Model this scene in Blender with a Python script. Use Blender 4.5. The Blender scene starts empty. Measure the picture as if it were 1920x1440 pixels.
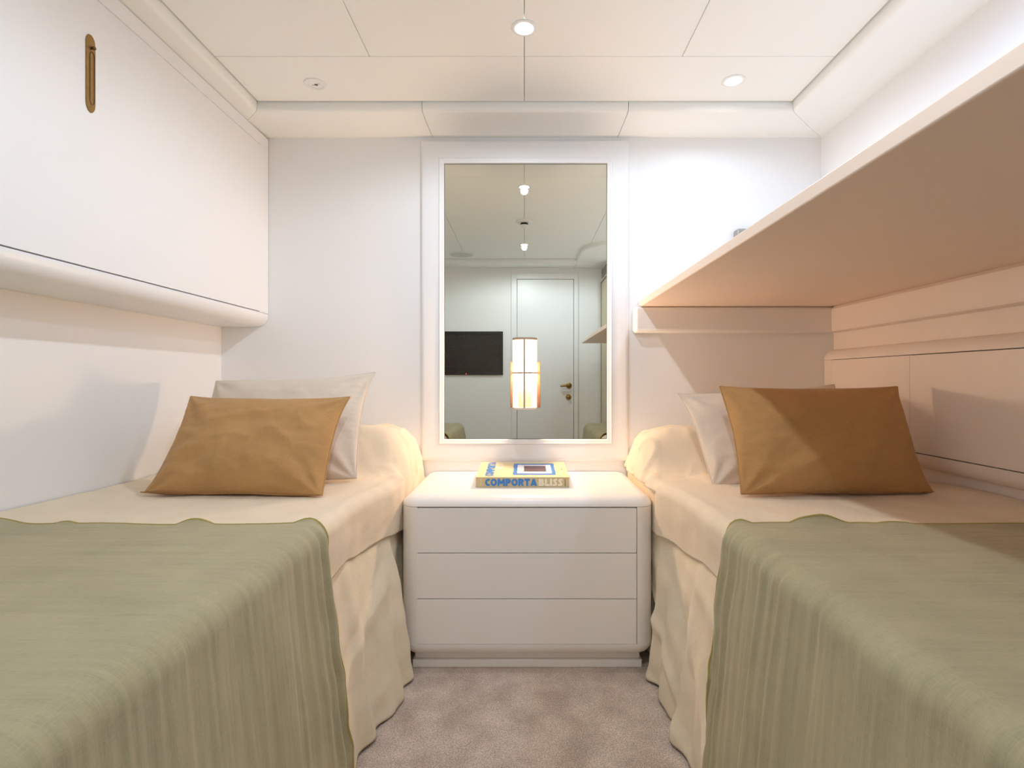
import bpy, bmesh, math, random
from mathutils import Vector, Matrix, noise
PI = math.pi
scene = bpy.context.scene
COL = scene.collection

# ------------------------------------------------------------------ camera, world, exposure
EYE = 0.924
FL = -0.026            # floor level
D = 2.2                # back wall distance
cam = bpy.data.objects.new('camera', bpy.data.cameras.new('camera'))
COL.objects.link(cam)
cam.location = (0, 0, EYE)
cam.rotation_euler = (PI/2, 0, 0)
cam.data.sensor_width = 36.0
cam.data.lens = 36.0*1000/1920
cam.data.shift_x = -23/1920
cam.data.shift_y = -9/1920
cam.data.clip_start = 0.01
scene.camera = cam

world = bpy.data.worlds.new('world')
scene.world = world
world.use_nodes = True
world.node_tree.nodes['Background'].inputs[0].default_value = (0.8, 0.9, 1.0, 1)
world.node_tree.nodes['Background'].inputs[1].default_value = 0.0

scene.view_settings.view_transform = 'Standard'
scene.view_settings.look = 'None'
scene.view_settings.gamma = 1
scene.view_settings.use_curve_mapping = False
scene.view_settings.exposure = 0.80
scene.cycles.max_bounces = 14
scene.cycles.diffuse_bounces = 8
scene.cycles.glossy_bounces = 6
scene.cycles.sample_clamp_indirect = 6.0
scene.cycles.caustics_reflective = False
scene.cycles.caustics_refractive = False

COOL = (0.62, 0.80, 1.0)
COOL2 = (0.36, 0.58, 1.0)
SOFT = (0.84, 0.92, 1.0)
SOFT2 = (0.82, 0.92, 1.0)
WARM = (1.0, 0.68, 0.44)
# downlights: x, y, watts, label
SPOTS = [
    (0.000, 1.549, 18, SOFT, 'lit recessed downlight in the ceiling seam above the mirror'),
    (0.000, 0.330, 27, SOFT2, 'lit recessed downlight in the ceiling seam beyond the smoke detector, seen in the mirror'),
    (0.715, 1.823, 4.2, COOL, 'lit recessed downlight with white rim over the right-hand shelf'),
    (0.720, 1.080, 10, COOL2, 'lit recessed downlight above the middle of the right-hand shelf, out of view'),
    (0.720, 0.330, 40, COOL, 'lit recessed downlight above the rear end of the right-hand shelf, out of view'),
    (-0.722, 1.846, 0, COOL, 'unlit recessed downlight with white rim over the left-hand bed'),
]
LAMP_STRENGTH = 1.9      # glow of the linen itself
BULB_WATTS = 11.0        # bulb inside the thin, partly see-through linen

# ------------------------------------------------------------------ materials
def new_mat(name):
    m = bpy.data.materials.new(name); m.use_nodes = True
    nt = m.node_tree
    return m, nt, nt.nodes['Principled BSDF']

def paint(name, col, rough=0.45, bump=0.0, bscale=300, spec=0.5, metal=0.0, coat=0.0, var=0.0, vscale=3):
    m, nt, b = new_mat(name)
    b.inputs['Base Color'].default_value = (*col, 1)
    b.inputs['Roughness'].default_value = rough
    b.inputs['Metallic'].default_value = metal
    b.inputs['Specular IOR Level'].default_value = spec
    b.inputs['Coat Weight'].default_value = coat
    tc = nt.nodes.new('ShaderNodeTexCoord')
    n = nt.nodes.new('ShaderNodeTexNoise'); n.inputs['Scale'].default_value = vscale
    n.inputs['Detail'].default_value = 4
    nt.links.new(tc.outputs['Object'], n.inputs['Vector'])
    mix = nt.nodes.new('ShaderNodeMix'); mix.data_type = 'RGBA'
    v = max(var, 0.004)
    mix.inputs['A'].default_value = (*[c*(1-v) for c in col], 1)
    mix.inputs['B'].default_value = (*[min(1, c*(1+v)) for c in col], 1)
    nt.links.new(n.outputs['Fac'], mix.inputs['Factor'])
    nt.links.new(mix.outputs['Result'], b.inputs['Base Color'])
    if bump:
        n2 = nt.nodes.new('ShaderNodeTexNoise'); n2.inputs['Scale'].default_value = bscale
        nt.links.new(tc.outputs['Object'], n2.inputs['Vector'])
        bp = nt.nodes.new('ShaderNodeBump'); bp.inputs['Strength'].default_value = bump
        bp.inputs['Distance'].default_value = 0.002
        nt.links.new(n2.outputs['Fac'], bp.inputs['Height'])
        nt.links.new(bp.outputs['Normal'], b.inputs['Normal'])
    return m

def cloth(name, col, weave=900, slub=0.10, wr=(3.0, 40.0), wr_strength=0.25, var=0.06, rough=0.9, wr2=None):
    """woven cloth: UV in metres; weave lines both ways, slub streaks, soft crinkle"""
    m, nt, b = new_mat(name)
    N, L = nt.nodes, nt.links
    b.inputs['Roughness'].default_value = rough
    b.inputs['Specular IOR Level'].default_value = 0.15
    b.inputs['Sheen Weight'].default_value = 0.15
    b.inputs['Sheen Roughness'].default_value = 0.5
    uv = N.new('ShaderNodeUVMap'); uv.uv_map = 'UVMap'
    def stretched(sx, sy, detail=3):
        mp = N.new('ShaderNodeMapping'); mp.inputs['Scale'].default_value = (sx, sy, 1)
        L.new(uv.outputs['UV'], mp.inputs['Vector'])
        n = N.new('ShaderNodeTexNoise'); n.inputs['Scale'].default_value = 1
        n.inputs['Detail'].default_value = detail
        L.new(mp.outputs['Vector'], n.inputs['Vector'])
        return n.outputs['Fac']
    a = stretched(weave*0.12, weave, 1); c = stretched(weave, weave*0.12, 1)
    add = N.new('ShaderNodeMath'); add.operation = 'ADD'
    L.new(a, add.inputs[0]); L.new(c, add.inputs[1])
    broad = stretched(9, 9, 4)
    add2 = N.new('ShaderNodeMath'); add2.operation = 'MULTIPLY_ADD'; add2.inputs[1].default_value = 0.55
    L.new(add.outputs[0], add2.inputs[0]); L.new(broad, add2.inputs[2])
    mr = N.new('ShaderNodeMapRange')
    mr.inputs['From Min'].default_value = 0.65; mr.inputs['From Max'].default_value = 1.45
    L.new(add2.outputs[0], mr.inputs['Value'])
    mix = N.new('ShaderNodeMix'); mix.data_type = 'RGBA'
    v = var+slub
    mix.inputs['A'].default_value = (*[c_*(1-v) for c_ in col], 1)
    mix.inputs['B'].default_value = (*[min(1, c_*(1+v)) for c_ in col], 1)
    L.new(mr.outputs['Result'], mix.inputs['Factor'])
    L.new(mix.outputs['Result'], b.inputs['Base Color'])
    w = stretched(wr[0], wr[1], 4)
    b1 = N.new('ShaderNodeBump'); b1.inputs['Strength'].default_value = wr_strength
    b1.inputs['Distance'].default_value = 0.01
    L.new(w, b1.inputs['Height'])
    b2 = N.new('ShaderNodeBump'); b2.inputs['Strength'].default_value = 0.25
    b2.inputs['Distance'].default_value = 0.001
    L.new(add.outputs[0], b2.inputs['Height']); L.new(b1.outputs['Normal'], b2.inputs['Normal'])
    L.new(b2.outputs['Normal'], b.inputs['Normal'])
    return m

M = {}
M['wall'] = paint('wall_lacquer', (0.86, 0.86, 0.86), 0.5, 0.04, 60)
M['lacquer'] = paint('satin_white_lacquer', (0.85, 0.855, 0.865), 0.35)
M['panel'] = paint('white_panel_bounce_tint', (0.87, 0.79, 0.725), 0.45)  # white lacquer; warm bounced light under the shelf is tinted into the colour
M['shelf'] = paint('white_shelf_bounce_tint', (0.88, 0.74, 0.64), 0.45)  # white shelf; warm bounce and shade of its underside painted into the colour
M['night'] = paint('nightstand_lacquer', (0.90, 0.87, 0.84), 0.32)
M['ceil'] = paint('ceiling_cream_leather', (0.875, 0.89, 0.865), 0.55, 0.05, 400)
M['dark'] = paint('dark_gap', (0.02, 0.018, 0.015), 0.8)
M['seam'] = paint('seam_shadow_gap', (0.42, 0.39, 0.31), 0.8)
M['brass'] = paint('aged_brass', (0.36, 0.22, 0.08), 0.38, metal=1.0, var=0.25, vscale=60)
M['brass_d'] = paint('dark_brass', (0.20, 0.12, 0.06), 0.45, metal=0.9, var=0.3, vscale=60)
M['black'] = paint('tv_bezel_black', (0.015, 0.013, 0.012), 0.35)
M['screen'] = paint('tv_screen', (0.020, 0.014, 0.010), 0.25, var=0.3, vscale=200)
M['wood'] = paint('dark_walnut', (0.055, 0.024, 0.010), 0.5, var=0.25, vscale=25)
M['strip'] = paint('lamp_linen_trim', (0.42, 0.31, 0.22), 0.8)
M['white'] = paint('white_plastic', (0.82, 0.84, 0.84), 0.4)
M['chrome'] = paint('satin_metal', (0.6, 0.6, 0.62), 0.3, metal=1.0)
M['greymetal'] = paint('brushed_grey_metal', (0.38, 0.37, 0.34), 0.45, metal=0.6)
M['grille'] = paint('grille_grey', (0.62, 0.64, 0.60), 0.6)
M['book'] = paint('book_sand_cover', (0.74, 0.62, 0.36), 0.55)
M['spine'] = paint('book_spine_sand', (0.56, 0.46, 0.25), 0.55)
M['pages'] = paint('book_pages', (0.80, 0.77, 0.68), 0.8)
M['blue'] = paint('print_blue', (0.035, 0.20, 0.55), 0.5)
M['cream'] = paint('print_cream', (0.80, 0.74, 0.58), 0.5)
M['pwhite'] = paint('print_white', (0.84, 0.82, 0.84), 0.5)
M['plum'] = paint('print_plum', (0.10, 0.055, 0.075), 0.5)
M['brownstrip'] = paint('bronze_edge', (0.25, 0.15, 0.07), 0.4)
M['beige'] = paint('beige_panel', (0.62, 0.55, 0.40), 0.5)
M['spread'] = cloth('sand_linen_spread', (0.80, 0.69, 0.53), 700, 0.05, (14, 9), 0.22, 0.03)
M['skirt'] = cloth('sand_linen_skirt', (0.80, 0.70, 0.53), 700, 0.06, (10, 7), 0.35, 0.05)
M['sage'] = cloth('sage_muslin', (0.415, 0.375, 0.235), 650, 0.09, (5, 60), 0.30, 0.05)
M['sagehem'] = paint('sage_hem_thread', (0.42, 0.34, 0.11), 0.9)
M['mustard'] = cloth('mustard_linen', (0.50, 0.285, 0.115), 650, 0.09, (9, 12), 0.14, 0.04)
M['oat'] = cloth('oat_linen', (0.72, 0.63, 0.53), 650, 0.05, (9, 12), 0.18, 0.03)
M['mattress'] = paint('mattress_white', (0.75, 0.73, 0.70), 0.9)
# mirror
m, nt, b = new_mat('mirror_silver')
b.inputs['Base Color'].default_value = (0.74, 0.765, 0.69, 1); b.inputs['Metallic'].default_value = 1
b.inputs['Roughness'].default_value = 0.0
M['mirror'] = m
# emitters
def emit(name, col, s):
    m = bpy.data.materials.new(name); m.use_nodes = True
    nt = m.node_tree; nt.nodes.remove(nt.nodes['Principled BSDF'])
    e = nt.nodes.new('ShaderNodeEmission'); e.inputs[0].default_value = (*col, 1); e.inputs[1].default_value = s
    nt.links.new(e.outputs[0], nt.nodes['Material Output'].inputs[0])
    return m
M['bulb'] = emit('downlight_bulb_lit', (0.95, 0.98, 1.0), 30)
M['led'] = emit('red_led', (1.0, 0.05, 0.03), 3)
# linen shade lit from inside: brightest round the bulb, in the middle of its height
m = bpy.data.materials.new('lit_linen_shade'); m.use_nodes = True
nt = m.node_tree; b = nt.nodes['Principled BSDF']
b.inputs['Base Color'].default_value = (0.75, 0.66, 0.52, 1); b.inputs['Roughness'].default_value = 0.9
tc = nt.nodes.new('ShaderNodeTexCoord'); sx = nt.nodes.new('ShaderNodeSeparateXYZ')
nt.links.new(tc.outputs['Generated'], sx.inputs[0])
rp = nt.nodes.new('ShaderNodeValToRGB')
rp.color_ramp.interpolation = 'EASE'
els = rp.color_ramp.elements
els[0].position = 0.0; els[0].color = (0.25, 0.25, 0.25, 1)
els[1].position = 1.0; els[1].color = (0.23, 0.23, 0.23, 1)
for p, v in ((0.17, 0.40), (0.36, 1.0), (0.68, 1.0), (0.83, 0.40)):
    e = els.new(p); e.color = (v, v, v, 1)
nt.links.new(sx.outputs['Z'], rp.inputs[0])
nz = nt.nodes.new('ShaderNodeTexNoise'); nz.inputs['Scale'].default_value = 60
mpn = nt.nodes.new('ShaderNodeMapping'); mpn.inputs['Scale'].default_value = (1, 1, 0.25)
nt.links.new(tc.outputs['Generated'], mpn.inputs['Vector']); nt.links.new(mpn.outputs['Vector'], nz.inputs['Vector'])
ml = nt.nodes.new('ShaderNodeMath'); ml.operation = 'MULTIPLY'
nt.links.new(rp.outputs['Color'], ml.inputs[0])
mm = nt.nodes.new('ShaderNodeMath'); mm.operation = 'MULTIPLY_ADD'; mm.inputs[1].default_value = 0.5*LAMP_STRENGTH; mm.inputs[2].default_value = 0.75*LAMP_STRENGTH
nt.links.new(nz.outputs['Fac'], mm.inputs[0]); nt.links.new(mm.outputs[0], ml.inputs[1])
nt.links.new(ml.outputs[0], b.inputs['Emission Strength'])
b.inputs['Emission Color'].default_value = (1.0, 0.72, 0.47, 1)
tr = nt.nodes.new('ShaderNodeBsdfTransparent'); tr.inputs[0].default_value = (1, 1, 1, 1)
ms = nt.nodes.new('ShaderNodeMixShader'); ms.inputs[0].default_value = 0.55
nt.links.new(b.outputs[0], ms.inputs[1]); nt.links.new(tr.outputs[0], ms.inputs[2])
nt.links.new(ms.outputs[0], nt.nodes['Material Output'].inputs[0])
M['shade'] = m
# carpet
m, nt, b = new_mat('taupe_carpet')
b.inputs['Roughness'].default_value = 1.0; b.inputs['Specular IOR Level'].default_value = 0.05
b.inputs['Sheen Weight'].default_value = 0.4
tc = nt.nodes.new('ShaderNodeTexCoord')
n1 = nt.nodes.new('ShaderNodeTexNoise'); n1.inputs['Scale'].default_value = 11; n1.inputs['Detail'].default_value = 3
n1.inputs['Distortion'].default_value = 0.15
n2 = nt.nodes.new('ShaderNodeTexNoise'); n2.inputs['Scale'].default_value = 300; n2.inputs['Detail'].default_value = 2
for n in (n1, n2): nt.links.new(tc.outputs['Object'], n.inputs['Vector'])
r1 = nt.nodes.new('ShaderNodeValToRGB'); e = r1.color_ramp.elements
e[0].position = 0.32; e[0].color = (0.52, 0.41, 0.335, 1); e[1].position = 0.68; e[1].color = (0.74, 0.61, 0.52, 1)
nt.links.new(n1.outputs['Fac'], r1.inputs[0])
r2 = nt.nodes.new('ShaderNodeValToRGB'); e = r2.color_ramp.elements
e[0].position = 0.3; e[0].color = (0.60, 0.60, 0.60, 1); e[1].position = 0.7; e[1].color = (1.30, 1.30, 1.30, 1)
nt.links.new(n2.outputs['Fac'], r2.inputs[0])
mx = nt.nodes.new('ShaderNodeMix'); mx.data_type = 'RGBA'; mx.blend_type = 'MULTIPLY'; mx.inputs['Factor'].default_value = 1
nt.links.new(r1.outputs[0], mx.inputs['A']); nt.links.new(r2.outputs[0], mx.inputs['B'])
nt.links.new(mx.outputs['Result'], b.inputs['Base Color'])
bp = nt.nodes.new('ShaderNodeBump'); bp.inputs['Strength'].default_value = 0.8; bp.inputs['Distance'].default_value = 0.004
nt.links.new(n2.outputs['Fac'], bp.inputs['Height']); nt.links.new(bp.outputs['Normal'], b.inputs['Normal'])
M['carpet'] = m

# ------------------------------------------------------------------ helpers
def obj(name, bm, mat, parent=None, smooth=False, bevel=0, bseg=3, angle=35):
    me = bpy.data.meshes.new(name)
    bmesh.ops.recalc_face_normals(bm, faces=bm.faces[:])
    bm.to_mesh(me); bm.free()
    if isinstance(mat, (list, tuple)):
        for k in mat: me.materials.append(M[k])
    else:
        me.materials.append(M[mat])
    o = bpy.data.objects.new(name, me); COL.objects.link(o)
    if parent is not None:
        o.parent = parent
        o.matrix_parent_inverse = Matrix.Translation(-world_loc(parent))
    if bevel:
        md = o.modifiers.new('bevel', 'BEVEL'); md.width = bevel; md.segments = bseg; md.limit_method = 'ANGLE'; md.angle_limit = math.radians(40)
        md.harden_normals = False
        smooth = True
    if smooth:
        for p in me.polygons: p.use_smooth = True
        md = None
        me.set_sharp_from_angle(angle=math.radians(angle))
    return o

_loc = {}
def world_loc(o):
    # parts carry world-space vertices and a parent inverse, so only a root has an offset
    return Vector(o.location) if o.parent is None else Vector((0, 0, 0))

def thing(name, label, cat, loc=(0, 0, 0), group=None, kind=None):
    o = bpy.data.objects.new(name, None); COL.objects.link(o)
    o.location = loc; o.empty_display_size = 0.05
    if kind: o['kind'] = kind
    else:
        o['label'] = label; o['category'] = cat
    if group: o['group'] = group
    return o

def tag(o, label, cat, group=None):
    o['label'] = label; o['category'] = cat
    if group: o['group'] = group
    return o

def struct(o):
    o['kind'] = 'structure'; return o

def box(bm, x0, x1, y0, y1, z0, z1, mi=0):
    vs = [bm.verts.new(p) for p in ((x0,y0,z0),(x1,y0,z0),(x1,y1,z0),(x0,y1,z0),(x0,y0,z1),(x1,y0,z1),(x1,y1,z1),(x0,y1,z1))]
    for f in ((0,3,2,1),(4,5,6,7),(0,1,5,4),(1,2,6,5),(2,3,7,6),(3,0,4,7)):
        fc = bm.faces.new([vs[i] for i in f]); fc.material_index = mi
    return vs

def boxes(*bs):
    bm = bmesh.new()
    for b in bs: box(bm, *b)
    return bm

def prism(bm, pts, axis, a, b, mi=0):
    """extrude closed 2D outline between a and b along axis; pts in the other two coords"""
    def P(p, t):
        if axis == 'y': return (p[0], t, p[1])
        if axis == 'x': return (t, p[0], p[1])
        return (p[0], p[1], t)
    A = [bm.verts.new(P(p, a)) for p in pts]; B = [bm.verts.new(P(p, b)) for p in pts]
    n = len(pts)
    for i in range(n):
        f = bm.faces.new((A[i], A[(i+1) % n], B[(i+1) % n], B[i])); f.material_index = mi
    f = bm.faces.new(A[::-1]); f.material_index = mi
    f = bm.faces.new(B); f.material_index = mi

def arc(cx, cy, r, a0, a1, n=8, ry=None):
    ry = r if ry is None else ry
    return [(cx+r*math.cos(math.radians(a0+(a1-a0)*i/n)), cy+ry*math.sin(math.radians(a0+(a1-a0)*i/n))) for i in range(n+1)]

def lathe(bm, prof, c, axis='z', n=40, a0=0, a1=360, mi=0):
    """prof: list of (r, t) along axis from centre c"""
    full = abs(a1-a0) >= 360
    rings = []
    for r, t in prof:
        ring = []
        for i in range(n if full else n+1):
            a = math.radians(a0+(a1-a0)*i/n)
            u, v = r*math.cos(a), r*math.sin(a)
            if axis == 'z': p = (c[0]+u, c[1]+v, c[2]+t)
            elif axis == 'y': p = (c[0]+u, c[1]+t, c[2]+v)
            else: p = (c[0]+t, c[1]+u, c[2]+v)
            ring.append(bm.verts.new(p))
        rings.append(ring)
    m_ = len(rings[0])
    for A, B in zip(rings, rings[1:]):
        for i in range(m_ if full else m_-1):
            j = (i+1) % m_
            f = bm.faces.new((A[i], A[j], B[j], B[i])); f.material_index = mi
    return rings

def tube(bm, pts, r, n=8, mi=0):
    rings = []
    for i, p in enumerate(pts):
        p = Vector(p)
        t = (Vector(pts[min(i+1, len(pts)-1)])-Vector(pts[max(i-1, 0)])).normalized()
        up = Vector((0, 0, 1)) if abs(t.z) < 0.9 else Vector((1, 0, 0))
        a = t.cross(up).normalized(); b_ = t.cross(a)
        rr = r[i] if isinstance(r, (list, tuple)) else r
        rings.append([bm.verts.new(p+rr*(a*math.cos(2*PI*k/n)+b_*math.sin(2*PI*k/n))) for k in range(n)])
    for A, B in zip(rings, rings[1:]):
        for k in range(n):
            f = bm.faces.new((A[k], A[(k+1) % n], B[(k+1) % n], B[k])); f.material_index = mi
    bm.faces.new(rings[0][::-1]); bm.faces.new(rings[-1])

def sst(a, b, x):
    t = max(0.0, min(1.0, (x-a)/(b-a))) if a != b else float(x > a)
    return t*t*(3-2*t)
def lerp(a, b, t): return a+(b-a)*t
def nz2(x, y, z=0.0): return noise.noise(Vector((x, y, z)))
def ridge(x, y, z=0.0): return 1-abs(noise.noise(Vector((x, y, z))))*2

def grid_obj(name, fn, ns, nt_, mat, parent=None, thick=0.003, uvfn=None):
    """fn(i/ns, j/nt) -> Vector ; uv in metres via uvfn"""
    verts = [fn(i/ns, j/nt_) for j in range(nt_+1) for i in range(ns+1)]
    faces = [(j*(ns+1)+i, j*(ns+1)+i+1, (j+1)*(ns+1)+i+1, (j+1)*(ns+1)+i) for j in range(nt_) for i in range(ns)]
    me = bpy.data.meshes.new(name); me.from_pydata([tuple(v) for v in verts], [], faces)
    uvl = me.uv_layers.new(name='UVMap')
    for p in me.polygons:
        p.use_smooth = True
        for li in p.loop_indices:
            vi = me.loops[li].vertex_index
            uvl.data[li].uv = uvfn((vi % (ns+1))/ns, (vi//(ns+1))/nt_)
    me.materials.append(M[mat])
    o = bpy.data.objects.new(name, me); COL.objects.link(o)
    if parent is not None:
        o.parent = parent; o.matrix_parent_inverse = Matrix.Translation(-world_loc(parent))
    if thick:
        md = o.modifiers.new('thickness', 'SOLIDIFY'); md.thickness = thick; md.offset = 0
    return o

def text_mesh(name, body, mat, parent, M4, size, ext=0.0004, offset=0.0, xscale=1.0, fit=None):
    """heavy poster capitals built from thick strokes; each letter is about 1 high"""
    w = 0.27; h = w/2
    def ar(cx, cy, rx, ry, a0, a1, n=12): return arc(cx, cy, rx, a0, a1, n, ry)
    G = {   # width, strokes
        'C': (0.66, [ar(0.44, 0.5, 0.44-h, 0.5-h, 55, 305, 16)]),
        'O': (0.88, [ar(0.44, 0.5, 0.44-h, 0.5-h, 0, 360, 24)]),
        'M': (1.04, [[(h, 0), (h+0.03, 1)], [(1.04-h, 0), (1.01-h, 1)], [(h+0.05, 0.92), (0.52, 0.30)], [(0.99-h, 0.92), (0.52, 0.30)]]),
        'P': (0.72, [[(h, 0), (h, 1)], [(h, 1-h), (0.38, 1-h)]+ar(0.38, 0.67, 0.34-h, 0.33-h, 90, -90)+[(h, 0.34+h)]]),
        'R': (0.78, [[(h, 0), (h, 1)], [(h, 1-h), (0.40, 1-h)]+ar(0.40, 0.69, 0.34-h, 0.31-h, 90, -90)+[(h, 0.38+h)], [(0.38, 0.48), (0.78-h, 0)]]),
        'T': (0.74, [[(0.37, 0), (0.37, 1)], [(0, 1-h), (0.74, 1-h)]]),
        'A': (0.90, [[(h, 0), (0.45, 0.96)], [(0.90-h, 0), (0.45, 0.96)], [(0.25, 0.27), (0.65, 0.27)]]),
        'B': (0.74, [[(h, 0), (h, 1)], [(h, 1-h), (0.38, 1-h)]+ar(0.38, 0.74, 0.30-h, 0.26-h, 90, -90)+[(h, 0.48+h)], [(h, 0.5), (0.40, 0.5)]+ar(0.40, 0.29, 0.34-h, 0.29-h, 90, -90)+[(h, h)]]),
        'L': (0.62, [[(h, 0), (h, 1)], [(h, h), (0.62, h)]]),
        'I': (0.27, [[(h, 0), (h, 1)]]),
        'S': (0.62, [[(0.60, 1-h), (0.42, 1-h)]+ar(0.40, 0.74, 0.27-h*0.6, 0.26-h, 90, 200, 8)+[(0.40, 0.42)]+ar(0.27, 0.27, 0.27-h*0.6, 0.27-h, 20, -90, 8)+[(0.02, h)]]),
    }
    verts, faces = [], []
    x = 0.0
    k = 0
    for ch in body:
        cw, strokes = G[ch]
        for st in strokes:
            k += 1
            z = ext*(1+0.05*(k % 5))
            L_, R_l = [], []
            n = len(st)
            for i_, p in enumerate(st):
                a = Vector(st[max(i_-1, 0)]); c = Vector(st[min(i_+1, n-1)])
                t_ = (c-a).normalized(); nn = Vector((-t_.y, t_.x))*h
                L_.append((p[0]+nn.x+x, p[1]+nn.y)); R_l.append((p[0]-nn.x+x, p[1]-nn.y))
            for i_ in range(n-1):
                q = [L_[i_], R_l[i_], R_l[i_+1], L_[i_+1]]
                b0 = len(verts)
                verts += [(p[0], min(1, max(0, p[1])), z) for p in q]+[(p[0], min(1, max(0, p[1])), 0) for p in q]
                faces += [(b0, b0+1, b0+2, b0+3), (b0, b0+4, b0+5, b0+1), (b0+1, b0+5, b0+6, b0+2), (b0+2, b0+6, b0+7, b0+3), (b0+3, b0+7, b0+4, b0)]
        x += cw+0.06
    x -= 0.06
    me = bpy.data.meshes.new(name)
    me.from_pydata([(v[0]/x*fit[0], v[1]*fit[1], v[2]) for v in verts], [], faces)
    me.transform(M4)
    me.materials.append(M[mat])
    o = bpy.data.objects.new(name, me); COL.objects.link(o)
    o.parent = parent; o.matrix_parent_inverse = Matrix.Translation(-world_loc(parent))
    return o

# ------------------------------------------------------------------ room shell
XL, XR, XRU = -1.25, 1.276, 1.223       # left wall, right wall (under shelf), right wall above shelf
YR = -0.39
CZ = 1.945
struct(obj('floor', boxes((-1.32, 1.34, YR-0.06, D+0.06, FL-0.05, FL)), 'carpet'))
struct(obj('wall_back', boxes((-1.32, 1.34, D, D+0.06, FL, 2.02)), 'wall'))
struct(obj('wall_left', boxes((XL-0.07, XL, YR, D, FL, 2.02)), 'wall'))
struct(obj('wall_right', boxes((XR, XR+0.06, YR, D, FL, 1.222)), 'panel'))  # same white wall as the upper part, with the bounce tint painted in
struct(obj('wall_right', boxes((XRU, XR+0.06, YR, D, 1.2440, 2.02)), 'wall'))
struct(obj('wall_rear', boxes((-1.32, 1.34, YR-0.06, YR, FL, 2.02)), 'wall'))

# ceiling: padded panels with fine seams, over a backing
IX0, IX1, IY0, IY1 = -0.980, 0.985, -0.14, 1.960
bm = bmesh.new()
g = 0.0008
def panel(x0, x1, y0, y1): box(bm, x0+g, x1-g, y0+g, y1-g, CZ, CZ+0.02)
for x0, x1 in ((IX0, 0), (0, IX1)): panel(x0, x1, 1.688, IY1)
for y0, y1 in ((0.78, 1.688), (IY0, 0.78)):
    for x0, x1 in ((IX0, -0.49), (-0.49, 0), (0, 0.50), (0.50, IX1)): panel(x0, x1, y0, y1)
ceiling = struct(obj('ceiling', bm, 'ceil', bevel=0.0022, bseg=3))
struct(obj('ceiling', boxes((-1.32, 1.34, YR-0.06, D+0.06, CZ+0.021, CZ+0.06)), 'seam', ceiling)).name = 'ceiling_backing'

# coving: cushioned border a little lower than the panels (distance outwards, height)
prof = [(0.004, CZ+0.018), (0.004, CZ-0.012)] + [(0.004+0.016*(1-math.cos(a)), CZ-0.012-0.021*math.sin(a)) for a in [PI/2*i/6 for i in range(1, 7)]] + \
       [(0.09, CZ-0.0325), (0.17, CZ-0.029), (0.245, CZ-0.024), (0.275, CZ-0.023), (0.275, CZ+0.018)]
def coving(name, side, cuts):
    """cuts: positions of seams along the run (None,None ends are mitred)"""
    bm = bmesh.new()
    for a, b_ in cuts:
        A, B = [], []
        for d, z in prof:
            def pt(t, d=d, z=z):
                lo = (IX0-d if side in 'bf' else IY0-d); hi = (IX1+d if side in 'bf' else IY1+d)
                v = lo+0.0008 if t == 'lo' else hi-0.0008 if t == 'hi' else t
                if side == 'b': return (v, IY1+d, z)
                if side == 'f': return (v, IY0-d, z)
                if side == 'l': return (IX0-d, v, z)
                return (IX1+d, v, z)
            A.append(bm.verts.new(pt(a))); B.append(bm.verts.new(pt(b_)))
        n = len(A)
        for i in range(n):
            bm.faces.new((A[i], A[(i+1) % n], B[(i+1) % n], B[i]))
        bm.faces.new(A); bm.faces.new(B[::-1])
    return struct(obj(name, bm, 'ceil', smooth=True, angle=50))
s = 0.0010
coving('trim_1', 'b', [('lo', -0.377-s), (-0.377+s, 0.384-s), (0.384+s, 'hi')])
coving('trim_2', 'r', [(0.46, 'hi')])
coving('trim_3', 'l', [('lo', 'hi')])
coving('trim_4', 'f', [('lo', 0.445)])
# lowered, round-cornered ceiling box over the wardrobe
bm = bmesh.new()
pts = [(1.26, YR), (1.26, 0.455)] + arc(0.70, 0.20, 0.255, 90, 180, 10) + [(0.445, YR)]
prism(bm, pts, 'z', CZ-0.030, CZ+0.018)
struct(obj('trim_5', bm, 'ceil', bevel=0.012, bseg=4))

# rails under the shelf: back wall and right wall
def rounded(x0, x1, z0, z1, r0, r1, n=6):
    """outline, bottom-left radius r0.. all four"""
    return (arc(x0+r0, z0+r0, r0, 180, 270, n)+arc(x1-r1, z0+r1, r1, 270, 360, n)+arc(x1-r1, z1-r1, r1, 0, 90, n)+arc(x0+r0, z1-r0, r0, 90, 180, n))
bm = bmesh.new(); box(bm, 0.445, 1.2755, 2.149, D, 1.113, 1.2175)
struct(obj('trim_6', bm, 'wall', bevel=0.014, bseg=5))
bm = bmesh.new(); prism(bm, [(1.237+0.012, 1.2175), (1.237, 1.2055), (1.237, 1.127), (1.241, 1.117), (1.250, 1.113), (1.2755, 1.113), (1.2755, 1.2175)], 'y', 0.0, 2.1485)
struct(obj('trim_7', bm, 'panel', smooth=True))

# ------------------------------------------------------------------ left wall cabinet
FX = -1.055
t = thing('wall_cabinet', 'long white overhead cabinet with bronze flush pull above the left bed', 'cabinet', (XL+0.1, 1.1, 1.14))
y0, y1 = YR+0.002, D-0.002
zb, r = 1.140, 0.048
# carcass with bullnose bottom: section in (x, z)
sec = [(XL+0.001, 1.9105), (FX, 1.9105), (FX, 1.864), (FX-0.004, 1.864), (FX-0.004, 1.859), (FX-0.018, 1.859), (FX-0.018, 1.1935), (FX-0.004, 1.1935), (FX-0.002, 1.1910), (FX, 1.189)]
sec += [(FX-r+r*math.cos(a), zb+r+ -r*math.sin(a)) for a in [PI/2*i/10 for i in range(0, 11)]] + [(XL+0.001, zb)]
bm = bmesh.new(); prism(bm, sec, 'y', y0, y1)
obj('carcass', bm, 'lacquer', t, smooth=True, angle=30)
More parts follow.
